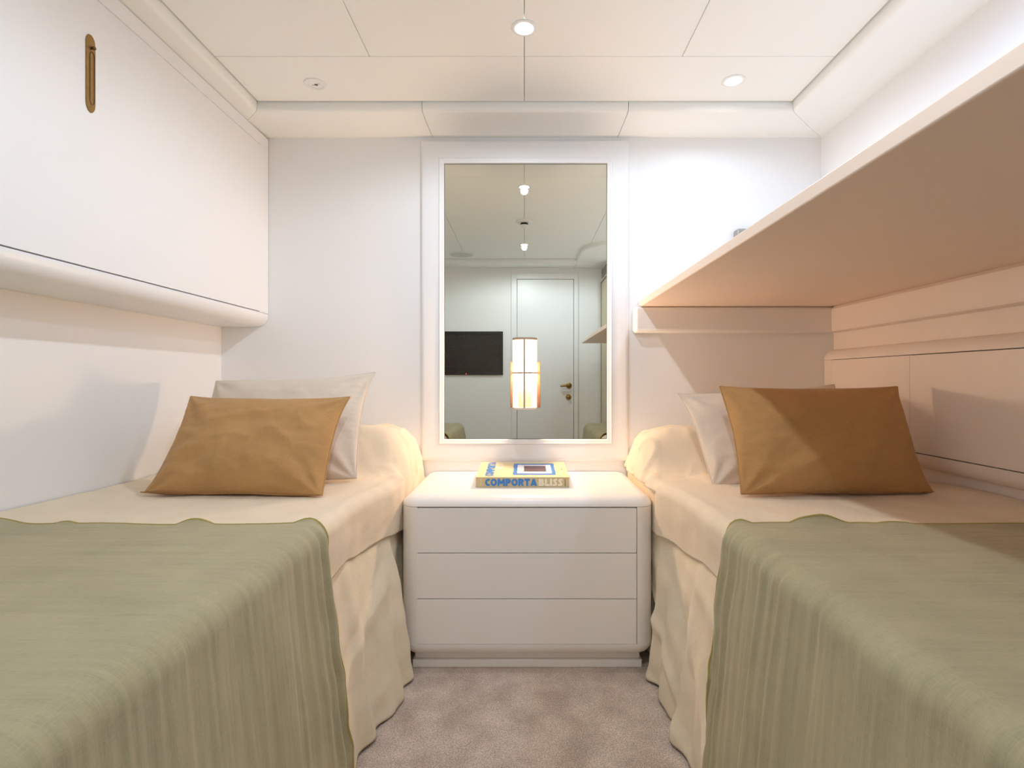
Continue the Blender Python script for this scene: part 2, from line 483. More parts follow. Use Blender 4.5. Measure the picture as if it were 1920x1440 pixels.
# end cheek of the face next to the back wall (the door stops just before it)
obj('cheek', boxes((FX-0.0175, FX, 2.128, y1, 1.1935, 1.863)), 'lacquer', t)
gapm = obj('shadow_gap', boxes((FX-0.0178, FX-0.0172, y0, 2.127, 1.1936, 1.1962)), 'dark', t)
door = obj('door', boxes((FX-0.017, FX, y0+0.01, 2.1278, 1.1962, 1.8585)), 'lacquer', t)
# flush pull: capsule plate, recessed channel, thumb knob
def capsule(w, h, n=12, top=1.0):
    r = w/2
    return [(r*math.cos(a), h/2-r*1.7+1.7*r*math.sin(a)) for a in [PI*i/n for i in range(n+1)]] + [(-r*math.cos(a), -h/2+r*1.7-1.7*r*math.sin(a)) for a in [PI*i/n for i in range(n+1)]]
def plate(bm, cy, cz, w, h, xa, xb, w2=None, h2=None, mi=0):
    o_ = capsule(w, h); i_ = capsule(w2 or w, h2 or h)
    A = [bm.verts.new((xa, cy+p[0], cz+p[1])) for p in o_]; B = [bm.verts.new((xb, cy+p[0], cz+p[1])) for p in i_]
    n = len(A)
    for k in range(n):
        f = bm.faces.new((A[k], A[(k+1) % n], B[(k+1) % n], B[k])); f.material_index = mi
    f = bm.faces.new(B); f.material_index = mi
hc = (1.296, 1.6665)
bm = bmesh.new(); plate(bm, hc[0], hc[1], 0.029, 0.190, FX+0.0002, FX+0.0022, 0.027, 0.188)
h = obj('handle', bm, 'brass', door, smooth=True)
# raised rim of the finger channel and knob
bm = bmesh.new()
rim = [(FX+0.0026, hc[0]+0.0035+p[0], hc[1]-0.010+p[1]) for p in capsule(0.0135, 0.128)]
tube(bm, rim+[rim[0]], 0.0011, 6)
obj('channel_rim', bm, 'brass_d', h, smooth=True)
bm = bmesh.new(); lathe(bm, [(0.0001, 0.0085), (0.003, 0.0080), (0.0044, 0.006), (0.0040, 0.003), (0.0030, 0.0005)], (FX+0.0018, hc[0]+0.004, hc[1]+0.064), 'x', 20)
obj('knob', bm, 'brass_d', h, smooth=True)

# ------------------------------------------------------------------ bunk shelf on the right
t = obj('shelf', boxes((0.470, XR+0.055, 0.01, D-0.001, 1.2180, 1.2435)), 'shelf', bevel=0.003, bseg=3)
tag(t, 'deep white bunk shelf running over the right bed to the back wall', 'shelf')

# ------------------------------------------------------------------ right wall low cabinet
t = thing('wall_cabinet', 'shallow pale cabinet with rounded rails on the wall beside the right bed', 'cabinet', (1.25, 1.0, 0.64))
PX = 1.236
r = 0.038
ya, yb = 0.10, D-0.001
sec = [(XR-0.0005, 1.045)] + [(PX+r-r*math.sin(a), 1.045-r+r*math.cos(a)) for a in [PI/2*i/8 for i in range(9)]] + \
      [(PX, 1.003), (PX+0.014, 1.003), (PX+0.014, 0.690), (PX, 0.690)] + \
      [(PX+r-r*math.cos(a), 0.642+r-r*math.sin(a)) for a in [PI/2*i/8 for i in range(9)]] + [(XR-0.0005, 0.642)]
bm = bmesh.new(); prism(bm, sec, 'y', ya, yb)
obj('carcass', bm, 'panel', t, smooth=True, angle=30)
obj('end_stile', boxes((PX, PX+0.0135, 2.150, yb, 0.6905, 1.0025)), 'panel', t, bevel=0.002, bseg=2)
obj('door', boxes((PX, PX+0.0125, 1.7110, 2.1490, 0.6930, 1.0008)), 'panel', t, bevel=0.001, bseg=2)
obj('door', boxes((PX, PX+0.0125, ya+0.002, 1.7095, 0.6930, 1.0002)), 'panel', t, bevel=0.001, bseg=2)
obj('shadow_gap', boxes((PX+0.0130, PX+0.0138, ya+0.002, 2.149, 0.6906, 1.0024)), 'dark', t)

# ------------------------------------------------------------------ mirror with raised frame
t = thing('wall_mirror', 'tall rectangular wall mirror in a wide white raised frame above the nightstand', 'mirror', (0.01, D, 0.6))
bm = bmesh.new()
mx0, mx1, mz0, mz1 = (834-983)*2.2e-3, (1137-983)*2.2e-3, EYE-(822.5-711)*2.2e-3, EYE-(309.5-711)*2.2e-3
ox0, ox1, oz0, oz1 = -0.4250, 0.4300, EYE-(864-711)*2.2e-3, EYE-(264.5-711)*2.2e-3
fy = D-0.020
def ringprof(bm, rects):
    """rects: list of (x0,x1,z0,z1,y) loops joined"""
    loops = []
    for x0, x1, z0, z1, y in rects:
        loops.append([bm.verts.new(p) for p in ((x0, y, z0), (x1, y, z0), (x1, y, z1), (x0, y, z1))])
    for A, B in zip(loops, loops[1:]):
        for i in range(4): bm.faces.new((A[i], A[(i+1) % 4], B[(i+1) % 4], B[i]))
R = 0.018
rs = []
for i in range(9):
    a = PI/2*i/8
    e = R*(1-math.sin(a)); y = fy+R*(1-math.cos(a)) if False else 0
for i in range(9):
    a = PI/2*i/8           # from wall (a=0) to the face (a=90)
    inset = R*(1-math.cos(a)); y = D-0.0005-(0.0195)*math.sin(a)
    rs.append((ox0+inset, ox1-inset, oz0+inset, oz1-inset, y))
rs.append((mx0-0.022, mx1+0.022, mz0-0.022, mz1+0.022, fy))
rs.append((mx0-0.022, mx1+0.022, mz0-0.022, mz1+0.022, D-0.002))
bm = bmesh.new(); ringprof(bm, rs)
obj('frame', bm, 'lacquer', t, smooth=True, angle=50)
rs = []
w = 0.0215
sq = [(w, D-0.004), (w, fy-0.0008), (w-0.0015, fy-0.0024), (w-0.004, fy-0.0030), (w-0.007, fy-0.0024), (w-0.0095, fy-0.0004), (w-0.0115, fy-0.0004), (0.0050, fy-0.0008), (0.0020, fy+0.0005), (0.0008, fy+0.003), (0.0004, fy+0.012)]
for e, y in sq: rs.append((mx0-e, mx1+e, mz0-e, mz1+e, y))
bm = bmesh.new(); ringprof(bm, rs)
obj('moulding', bm, 'lacquer', t, smooth=True, angle=60)
obj('mirror_glass', boxes((mx0+0.0012, mx1-0.0012, fy+0.010, fy+0.014, mz0+0.0012, mz1-0.0012)), 'mirror', t)
obj('rebate', boxes((mx0-0.002, mx1+0.002, fy+0.0142, fy+0.0165, mz0-0.002, mz1+0.002)), 'dark', t)
GY = fy+0.010

# ------------------------------------------------------------------ wall lamp on the mirror
t = thing('wall_lamp', 'lit half-round linen wall lamp with dark wood backplate fixed on the mirror', 'lamp', (0.003, GY, 0.80))
cx, cyl = 0.0025, 2.132
z0, z1 = EYE-(768-711)*2.09e-3, EYE-(632.5-711)*2.09e-3
rw = 0.0478
bm = bmesh.new(); lathe(bm, [(rw-0.001, z0+0.006), (rw, z0+0.007), (rw, z1-0.007), (rw-0.001, z1-0.006)], (cx, cyl, 0), 'z', 48)
shade = obj('lamp_shade', bm, 'shade', t, smooth=True)
ld = bpy.data.lights.new('lamp_bulb', 'POINT'); ld.energy = BULB_WATTS; ld.color = WARM; ld.shadow_soft_size = 0.022
lo = bpy.data.objects.new('lamp_bulb', ld); COL.objects.link(lo); lo.location = (cx, cyl, (z0+z1)/2+0.004)
lo.parent = t; lo.matrix_parent_inverse = Matrix.Translation(-Vector(t.location))
for za, zb_ in ((z1-0.009, z1), (z0, z0+0.008)):
    bm = bmesh.new(); lathe(bm, [(rw-0.002, za), (rw+0.0012, za), (rw+0.0012, zb_), (rw-0.002, zb_), (rw-0.002, za)], (cx, cyl, 0), 'z', 48)
    obj('shade_rim', bm, 'strip' if za > 0.9 else 'oat', t, smooth=True, angle=30)
for zc, zn in ((z1-0.003, 'shade_cap'), (z0+0.003, 'shade_cap')):
    bm = bmesh.new(); lathe(bm, [(0.0001, zc), (rw-0.002, zc), (rw-0.002, zc+0.001), (0.0001, zc+0.001)], (cx, cyl, 0), 'z', 32)
    obj('shade_cap', bm, 'oat', t)
bm = bmesh.new()
box(bm, cx-0.0060, cx+0.0012, cyl-rw-0.0022, cyl-rw-0.0002, z0+0.007, z1-0.008)
obj('cross_bar', bm, 'strip', t)
bm = bmesh.new(); zz = EYE-(699-711)*2.09e-3
lathe(bm, [(rw+0.0004, zz-0.0033), (rw+0.0016, zz-0.0033), (rw+0.0016, zz+0.0033), (rw+0.0004, zz+0.0033)], (cx, cyl, 0), 'z', 40)
obj('cross_bar', bm, 'strip', t, smooth=True, angle=30)
bz0, bz1 = EYE-(764-711)*2.17e-3, EYE-(678-711)*2.17e-3
obj('backplate', boxes((-0.0565, 0.0655, GY-0.020, GY-0.0005, bz0, bz1)), 'wood', t, bevel=0.001, bseg=2)

# ------------------------------------------------------------------ nightstand
t = thing('nightstand', 'white rounded three-drawer nightstand between the two beds under the mirror', 'nightstand', (0.01, 1.95, FL))
nx0, nx1, nf, nb = -0.402, 0.4215, 1.717, D-0.003
def rplan(x0, x1, y0, y1, r, n=8):
    return arc(x0+r, y0+r, r, 180, 270, n)+arc(x1-r, y0+r, r, 270, 360, n)+[(x1, y1), (x0, y1)]
def stack(bm, layers, r0=0.058):
    """layers: (inset, z) -> rings of rounded plan"""
    rings = []
    for e, z in layers:
        rings.append([bm.verts.new((p[0], p[1], z)) for p in rplan(nx0+e, nx1-e, nf+e, nb, max(0.004, r0-e))])
    n = len(rings[0])
    for A, B in zip(rings, rings[1:]):
        for i in range(n): bm.faces.new((A[i], A[(i+1) % n], B[(i+1) % n], B[i]))
    bm.faces.new(rings[0][::-1]); bm.faces.new(rings[-1])
Rr = 0.034
bm = bmesh.new(); stack(bm, [(0.004, 0.5118), (0.0012, 0.5122), (0, 0.5135)] + [(Rr*1.35*(1-math.cos(a)), 0.5135+0.0305*math.sin(a)) for a in [PI/2*i/10 for i in range(1, 11)]])
obj('top', bm, 'night', t, smooth=True, angle=40)
bm = bmesh.new(); stack(bm, [(0.040, 0.0285)] + [(0.040-0.040*math.sin(a), 0.0665-0.038*math.cos(a)) for a in [PI/2*i/8 for i in range(1, 9)]] + [(0, 0.0685), (0.003, 0.0690)])
obj('base_rail', bm, 'night', t, smooth=True, angle=40)
# carcass: two rounded cheeks + back block
dx0, dx1 = -0.3465, 0.3640
bm = bmesh.new()
pl = arc(nx0+0.058, nf+0.058, 0.058, 180, 270, 8)+[(dx0, nf), (dx0, nb), (nx0, nb)]
prism(bm, [(nx0+0.0015, pl[0][1])]+[(max(p[0], nx0+0.0015), p[1]+0.0006) for p in pl[:9]]+pl[9:-1]+[(nx0+0.0015, nb)], 'z', 0.0692, 0.5116)
obj('side', bm, 'night', t, smooth=True, angle=40)
bm = bmesh.new()
pl = [(dx1, nf)]+arc(nx1-0.058, nf+0.058, 0.058, 270, 360, 8)+[(nx1, nb), (dx1, nb)]
prism(bm, [(min(p[0], nx1-0.0015), p[1]+0.0006) for p in pl], 'z', 0.0692, 0.5116)
obj('side', bm, 'night', t, smooth=True, angle=40)
obj('inner_box', boxes((dx0, dx1, nf+0.022, nb, 0.0692, 0.5116)), 'dark', t)
for za, zb_ in ((0.3648, 0.5085), (0.2172, 0.3624), (0.0705, 0.2148)):
    obj('drawer', boxes((dx0+0.0022, dx1-0.0022, nf+0.0004, nf+0.020, za, zb_)), 'night', t, bevel=0.0009, bseg=3)
pz = 1.757
obj('plinth', boxes((nx0+0.040, nx1-0.040, pz+0.010, nb, FL+0.026, 0.030), (nx0+0.042-0.008, nx1-0.042+0.008, pz, nb, FL+0.0005, FL+0.026)), 'night', t, bevel=0.002, bseg=2)
NT = 0.544

# ------------------------------------------------------------------ book
bw, by0, by1 = 0.328, 1.872, 2.120
bx0 = -0.170; bx1 = bx0+bw
tb = thing('book', 'sand-coloured coffee-table book with blue lettering lying on the nightstand', 'book', (0, 1.99, NT))
Z0, th0, th1 = NT+0.0005, 0.0355, 0.0500     # thicker at the fore edge: the boards spring open a little
def wedge(bm, x0, x1, y0, y1, za0, za1, zb0, zb1):
    """za at y0 (bottom, top), zb at y1"""
    vs = [bm.verts.new(p) for p in ((x0,y0,za0),(x1,y0,za0),(x1,y1,zb0),(x0,y1,zb0),(x0,y0,za1),(x1,y0,za1),(x1,y1,zb1),(x0,y1,zb1))]
    for f in ((0,3,2,1),(4,5,6,7),(0,1,5,4),(1,2,6,5),(2,3,7,6),(3,0,4,7)): bm.faces.new([vs[i] for i in f])
tt = 0.0024
bm = bmesh.new(); wedge(bm, bx0, bx1, by0+0.002, by1, Z0+th0-tt, Z0+th0, Z0+th1-tt, Z0+th1)
cov = obj('front_cover', bm, 'book', tb)
bm = bmesh.new(); wedge(bm, bx0, bx1, by0+0.002, by1, Z0, Z0+tt, Z0, Z0+tt)
obj('back_cover', bm, 'book', tb)
obj('spine', boxes((bx0, bx1, by0-0.0012, by0+0.0018, Z0, Z0+th0)), 'spine', tb, bevel=0.0008, bseg=2)
bm = bmesh.new(); wedge(bm, bx0+0.003, bx1-0.003, by0+0.003, by1-0.004, Z0+tt+0.0002, Z0+th0-tt-0.0002, Z0+tt+0.0002, Z0+th1-tt-0.0004)
obj('pages', bm, 'pages', tb)
cslope = (th1-th0)/(by1-by0-0.002)
def cz_(y): return Z0+th0+(y-by0-0.002)*cslope
def cquad(name, u0, u1, v0, v1, lift, mat, jag=0):
    xa, xb = bx0+u0*bw, bx0+u1*bw; ya_, yb_ = by0+0.002+v0*(by1-by0-0.002), by0+0.002+v1*(by1-by0-0.002)
    rnd = random.Random(name+str(u0)); pts = []
    n = 8
    for i in range(n): pts.append((lerp(xa, xb, i/n), ya_))
    for i in range(n): pts.append((xb, lerp(ya_, yb_, i/n)))
    for i in range(n): pts.append((lerp(xb, xa, i/n), yb_))
    for i in range(n): pts.append((xa, lerp(yb_, ya_, i/n)))
    pts = [(p[0]+rnd.uniform(-jag, jag), p[1]+rnd.uniform(-jag, jag)) for p in pts]
    bm = bmesh.new()
    vs = [bm.verts.new((p[0], p[1], cz_(p[1])+lift)) for p in pts]; lo = [bm.verts.new((p[0], p[1], cz_(p[1])+lift-0.0002)) for p in pts]
    bm.faces.new(vs)
    for i in range(len(vs)): bm.faces.new((vs[i], vs[(i+1) % len(vs)], lo[(i+1) % len(vs)], lo[i]))
    return obj(name, bm, mat, cov)
cquad('printed_border', 0.395, 0.865, 0.13, 0.88, 0.0003, 'blue', 0.0016)
cquad('printed_panel', 0.440, 0.825, 0.22, 0.79, 0.0006, 'pwhite', 0.0010)
cquad('printed_block', 0.515, 0.765, 0.33, 0.70, 0.0009, 'plum', 0.0010)
tilt = Matrix.Rotation(math.atan(cslope), 4, 'X')
def cover_text(name, body, mat, u, v, length, height, off=0.0):
    # reads away from the spine, letter tops towards the left
    x = bx0+u*bw; y = by0+0.002+v*(by1-by0)
    Mx = Matrix.Translation((x, y, cz_(y)+0.0006)) @ tilt @ Matrix.Rotation(PI/2, 4, 'Z')
    return text_mesh(name, body, mat, cov, Mx, 0.03, 0.0003, off, fit=(length, height))
cover_text('title_lettering', 'COMPORTA', 'blue', 0.185, 0.06, 0.225, 0.031, 0.0012)
cover_text('subtitle_lettering', 'BLISS', 'cream', 0.275, 0.50, 0.105, 0.024, 0.0012)
for i_ in range(6):   # the author's line: too small in the photograph to read
    cquad('author_mark', 0.938, 0.950, 0.42+0.030*i_, 0.435+0.030*i_, 0.0003, 'brownstrip')
sp = [o for o in tb.children if o.name.startswith('spine')][0]
def spine_text(name, body, mat, u0, u1, zf0, zf1, off=0.0):
    Mx = Matrix.Translation((bx0+u0*bw, by0-0.0016, Z0+zf0*th0)) @ Matrix.Rotation(PI/2, 4, 'X')
    return text_mesh(name, body, mat, sp, Mx, 0.03, 0.0004, off, fit=((u1-u0)*bw, (zf1-zf0)*th0))
spine_text('title_lettering', 'COMPORTA', 'blue', 0.100, 0.655, 0.14, 0.86, 0.0002)
spine_text('subtitle_lettering', 'BLISS', 'cream', 0.672, 0.928, 0.14, 0.86, 0.0002)
obj('author_mark', boxes(*[(bx0+0.950*bw, bx0+0.960*bw, by0-0.0017, by0-0.0013, Z0+(0.16+0.085*i)*th0, Z0+(0.20+0.085*i)*th0) for i in range(8)]), 'plum', sp)
obj('spine_mark', boxes(*[(bx0+(0.045+0.012*i)*bw, bx0+(0.0475+0.012*i)*bw, by0-0.0017, by0-0.0013, Z0+0.12*th0, Z0+0.9*th0) for i in range(2)]), 'cream', sp)

# ------------------------------------------------------------------ beds
ZB = 0.590
YF = 0.44
def bed(sg, wallx, seed, xbot, label_side, right=False):
    """sg=-1 left, +1 right. 'a' = |x|"""
    wa = abs(wallx)-0.003
    name = 'left' if sg < 0 else 'right'
    t = thing('bed', f'single bed with a sand linen skirt on the {name} side of the aisle', 'bed', (sg*0.85, 1.3, FL))
    # base + mattress
    def bx(a0, a1, y0, y1, z0, z1):
        x0, x1 = sorted((sg*a0, sg*a1)); return boxes((x0, x1, y0, y1, z0, z1))
    obj('bed_base', bx(0.490, wa-0.01, YF+0.02, 2.19, FL+0.001, 0.35), 'mattress', t)
    obj('mattress', bx(0.482, wa-0.012, YF+0.012, 2.185, 0.351, ZB-0.014), 'mattress', t, bevel=0.03, bseg=4)
    def hump(y):  # pillow under the spread at the head
        return 0.150*sst(1.80, 2.00, y)*(1-0.40*sst(2.09, 2.20, y))
    def side_a(y): return 0.457-0.048*sst(1.48, 1.76, y)
    def rad(y): return 0.034+0.115*sst(1.78, 2.02, y)
    def hem_z(y): return 0.452-0.030*sst(1.15, 1.9, y)-0.02*sst(1.9, 2.2, y)
    def top_z(a, y):
        z = ZB+hump(y)
        # gently bunched up against the wall
        z += 0.022*sst(wa-0.16, wa, a)*(0.6+0.8*nz2(y*3, seed))
        z += 0.012*nz2(a*3.0, y*2.2, seed)*sst(1.4, 1.8, y)
        return z
    def surf(l, y, lift, hz, flare=0.0, hzf=None):
        """l: distance along the profile from the wall; returns point + normal"""
        r = rad(y); sa = side_a(y); Wt = wa-(sa+r)
        if l < Wt:
            a = wa-l; return a, top_z(a, y)+lift, (0, 1)
        zt = top_z(sa+r, y)
        q = l-Wt; al = r*PI/2
        if q < al:
            th = q/r
            return sa+r-(r+lift)*math.sin(th), zt-r+(r+lift)*math.cos(th), (-math.sin(th), math.cos(th))
        dz = q-al
        f = min(1, dz/0.5)
        return sa-lift-flare*f**1.1, zt-r-dz, (-1, 0)
    # --- bedspread
    ny, nl = 260, 230
    def spread(u, v):
        y = lerp(YF+0.02, 2.193, v)
        r = rad(y); Wt = wa-(side_a(y)+r); L_ = Wt+r*PI/2+(top_z(side_a(y)+r, y)-r-hem_z(y))
        l = u*L_
        a, z, n = surf(l, y, 0.0, 0)
        side = sst(Wt-0.02, Wt+r, l); head = sst(1.62, 1.95, y)
        # tucked towards the bottom of the side
        hang = sst(Wt+r, L_, l)
        a += 0.004*hang*hang*(1-head)
        d = 0.0030*nz2(l*9, y*9, seed)+0.0016*nz2(l*25, y*14, seed+3)+side*0.0035*nz2(y*16, l*3, seed+12)
        d += head*(0.008*nz2(l*6+y*9, y*5-l*5, seed+5)+0.009*max(0, ridge(l*7+y*12, y*6-l*8, seed+7)-0.55)*2)*(0.5+0.8*side)
        # long drag folds on the head-end side
        fold = math.exp(-((y-1.80-0.10*(hang))**2)/0.006)*side
        d += 0.013*fold*math.sin(48*(y+0.22*l)+seed)
        hemlift = 0.004*math.sin(y*23+seed)+0.005*nz2(y*8, seed+1)
        if y > 1.70 and hang > 0: d = min(d, 0.004)
        a += n[0]*d; z += n[1]*d
        z += hemlift*hang**3
        if y > nf-0.02 and z < NT+0.02: a = max(a, 0.4255 if sg > 0 else 0.4055)
        return Vector((sg*a, y, z))
    L0 = 1.0
    o = grid_obj('bedspread', spread, nl, ny, 'spread', None, 0.003, lambda u, v: (u*1.0+seed, v*1.75))
    tag(o, f'sand-coloured linen bedspread over the {name} bed, humped at the head', 'bedspread')
    # --- skirt
    def skirt(u, v):
        y = lerp(YF+0.005, 2.19, v); f = u
        zt = hem_z(y)+0.022+0.003*math.sin(y*23+seed)
        z = lerp(zt, FL+0.004, f)
        xb = xbot(y)
        a = lerp(side_a(y)+0.019, xb, f**0.9)
        amp = 0.002+0.014*f
        ph = y+0.02*nz2(f*2, y*3, seed)
        w_ = math.sin(ph*41+seed)+0.7*math.sin(ph*67+seed*2)+1.1*nz2(ph*16, f*1.2, seed+9)
        a -= amp*0.55*w_
        a -= 0.006*nz2(y*9+f*5, f*6, seed+4)
        # slack pocket fold
        a -= 0.012*max(0, ridge((y*2.6+f*1.4), f*0.9, seed+11)-0.62)*2
        z += 0.010*f**6*(0.5+nz2(y*7, seed+2))
        lim = 0.426 if sg > 0 else 0.4065
        if y > nf-0.014: a = max(a, lim+0.001)
        return Vector((sg*a, y, z))
    grid_obj('bed_skirt', skirt, 70, 420, 'skirt', t, 0.002, lambda u, v: (u*0.46+seed, v*1.75))
    # --- sage throw
    YE = 1.20
    Ltop = wa-(side_a(1)+rad(1)); Ltot = Ltop+rad(1)*PI/2+(ZB-rad(1)-0.020)
    drop = 0.42
    def throw(u, v):
        l = 0.006+u*(Ltot-0.006); m_ = v*(YE-YF+drop)     # m_ from the head-side edge towards the foot
        edge = 0.016*nz2(l*5.5, seed+20)+0.008*nz2(l*15, seed+21)
        y = YE+edge*(1-sst(0, 0.25, m_))-m_
        dropy = max(0.0, YF-y); yy = max(y, YF)
        side0 = sst(Ltop, Ltop+0.05, l)
        a, z, n = surf(l, min(max(yy, 0.6), 1.3), 0.0075, 0, 0.048)
        df = max(0.0, l-(Ltop+rad(1)*PI/2))
        # folds: run along the profile, vary along the bed
        yn = y+0.03*nz2(l*1.6, y*2, seed+30)
        d = 0.0016*ridge(yn*22, l*2.2, seed+31)+0.0010*ridge(yn*55, l*4, seed+32)
        d += side0*(0.0052*ridge(yn*13, l*0.9, seed+33)+0.0030*ridge(yn*34, l*1.3, seed+34)+0.010*nz2(yn*7, l*1.1, seed+35)*min(1, df*4+0.2))
        # tighter gathers close to the head-side edge
        ge = math.exp(-m_/0.09)
        d += side0*ge*0.006*math.sin(yn*150+2*nz2(l*3, y*9, seed))
        # scalloped lifting of the edge on top
        d += (1-side0)*math.exp(-m_/0.016)*0.030*max(0, nz2(l*11, seed+40)-0.02)
        d = max(d, -0.003)
        a += n[0]*d; z += n[1]*d
        # edge meander on the hanging side
        y_m = (0.020*nz2(l*9, seed+50)+0.008*nz2(l*24, seed+51))*side0*math.exp(-m_/0.08)
        px = Vector((sg*a, yy+y_m, z))
        if dropy > 0:
            z2 = min(px.z, ZB+0.006-dropy) if dropy > 0.01 else px.z
            px.z = z2; px.y = YF-0.006*min(1, dropy*30)-0.004*ridge(l*14, dropy*2, seed)
        px.z = max(px.z, FL+0.008)
        return px
    o = grid_obj('throw', throw, 260, 420, 'sage', None, 0.0022, lambda u, v: (u*1.3+seed, v*1.17))
    tag(o, f'sage green crinkled muslin throw across the foot of the {name} bed', 'blanket')
    bm = bmesh.new()
    tube(bm, [throw(i/160, 0.0) for i in range(161)], 0.0030, 6)
    hm = obj('hem', bm, 'sagehem', o, smooth=True)
    return t

def xb_left(y):
    b_ = 0.405-0.047*sst(1.30, 1.62, y)
    return lerp(b_, 0.418, sst(1.685, 1.712, y))
def xb_right(y):
    return lerp(0.402, 0.432, sst(1.68, 1.715, y))
bed(-1, XL, 1.3, xb_left, 'left')
bed(1, PX-0.002 if False else XR-0.001, 7.7, xb_right, 'right', True)

# ------------------------------------------------------------------ cushions
def cushion(name, label, mat, W, H, T, loc, tilt, roll, yaw, seed, flop=0.0, corner=(0, 0, 0, 0)):
    """local frame: x across, z up the face, y thickness; origin at the middle of the bottom edge.
       corner = extra outward pull of BL, BR, TR, TL"""
    Mx = Matrix.Translation(loc) @ Matrix.Rotation(yaw, 4, 'Z') @ Matrix.Rotation(-tilt, 4, 'X') @ Matrix.Rotation(roll, 4, 'Y')
    n = 90
    def P(u, v, sgn):
        # u,v in -1..1
        px = u*W/2*(1-0.030*(1-abs(v)**2.0)) ; pz = v*H/2*(1-0.055*(1-abs(u)**2.0))
        # corner pulls
        for (cu, cv), k in zip(((-1, -1), (1, -1), (1, 1), (-1, 1)), corner):
            w_ = max(0, (1+u*cu)/2)**6*max(0, (1+v*cv)/2)**6
            px += cu*k*w_; pz += cv*k*0.4*w_
        e = max(0.0, (1-abs(u)**3.2))**0.6*max(0.0, (1-abs(v)**3.0))**0.6
        th = T/2*e*(1+0.10*nz2(u*1.3, v*1.3, seed))
        # creases: radiate from the corners and gather at the seams
        rr = (1-e)
        cr = 0.0
        for cu, cv in ((-1, -1), (1, -1), (1, 1), (-1, 1)):
            dx, dz = u-cu, (v-cv)*H/W
            dd = math.hypot(dx, dz); an = math.atan2(dz, dx)
            cr += math.exp(-dd*3.2)*math.sin(an*9+seed+cu*2+cv)*0.010*min(1, dd*4)
        cr += 0.0065*ridge(u*2.2+v*0.9, v*2.0-u*0.6, seed+4)*e
        cr += 0.0020*nz2(u*9, v*7, seed+6)*min(1, e*2)
        gather = 0.0022*math.sin(v*H*150+seed)*math.exp(-(1-abs(u))*14)*e + 0.0018*math.sin(u*W*120+seed)*math.exp(-(1-abs(v))*14)*e
        y = -sgn*(th+(cr+gather)*min(1, e*3))
        y += 0.012*nz2(u*1.1, v*1.1, seed+8)*(1-e)*1.0
        # bottom edge flattened by its weight
        pz = max(pz, -H/2*0.985+0.004)
        return Mx @ Vector((px, y, pz+H/2))
    verts, faces, uvs = [], [], []
    def edge(i): # denser near the seams
        t = -1+2*i/n; return math.copysign(1-(1-abs(t))**1.25, t)
    idx = {}
    for sgn in (1, -1):
        for j in range(n+1):
            for i in range(n+1):
                if sgn == -1 and (i in (0, n) or j in (0, n)):
                    idx[(sgn, i, j)] = idx[(1, i, j)]; continue
                idx[(sgn, i, j)] = len(verts); u, v = edge(i), edge(j)
                verts.append(tuple(P(u, v, sgn))); uvs.append((u*W/2+seed, v*H/2+sgn))
        for j in range(n):
            for i in range(n):
                q = [idx[(sgn, i, j)], idx[(sgn, i+1, j)], idx[(sgn, i+1, j+1)], idx[(sgn, i, j+1)]]
                faces.append(q if sgn == 1 else q[::-1])
    me = bpy.data.meshes.new(name); me.from_pydata(verts, [], faces)
    ul = me.uv_layers.new(name='UVMap')
    for l in me.loops: ul.data[l.index].uv = uvs[l.vertex_index]
    for p in me.polygons: p.use_smooth = True
    me.materials.append(M[mat])
    o = bpy.data.objects.new(name, me); COL.objects.link(o)
    tag(o, label, 'cushion')
    # seam edging round the outline
    loop = [(i, 0) for i in range(n)]+[(n, j) for j in range(n)]+[(i, n) for i in range(n, 0, -1)]+[(0, j) for j in range(n, 0, -1)]
    pts = [Vector(verts[idx[(1, i, j)]]) for i, j in loop]
    bm = bmesh.new(); tube(bm, pts+[pts[0]], 0.0022, 5)
    se = obj('seam', bm, mat, o, smooth=True)
    me2 = se.data; ul = me2.uv_layers.new(name='UVMap')
    for l in me2.loops:
        c = me2.vertices[l.vertex_index].co; ul.data[l.index].uv = (c.x, c.z)
    return o
R_ = math.radians
cushion('cushion', 'mustard linen cushion leaning in front on the left bed', 'mustard', 0.490, 0.318, 0.135, (-0.812, 1.505, ZB+0.004), R_(31), R_(0.5), R_(-2), 2.1, corner=(0.035, 0.0, 0.015, 0.0))
cushion('cushion', 'off-white linen cushion behind the mustard one on the left bed', 'oat', 0.540, 0.385, 0.115, (-0.800, 1.680, ZB+0.006), R_(30), R_(-3), R_(-2), 5.4, corner=(0, 0.0, 0.02, 0))
cushion('cushion', 'mustard linen cushion leaning in front on the right bed, half in shadow', 'mustard', 0.553, 0.330, 0.135, (0.885, 1.515, ZB+0.004), R_(22), R_(0), R_(3), 8.2, corner=(0.0, 0.020, 0.0, 0.008))
cushion('cushion', 'off-white linen cushion mostly hidden behind the mustard one on the right bed', 'oat', 0.550, 0.345, 0.115, (0.860, 1.690, ZB+0.006), R_(32), R_(-4), R_(3), 11.5, corner=(0, 0, 0, 0.02))

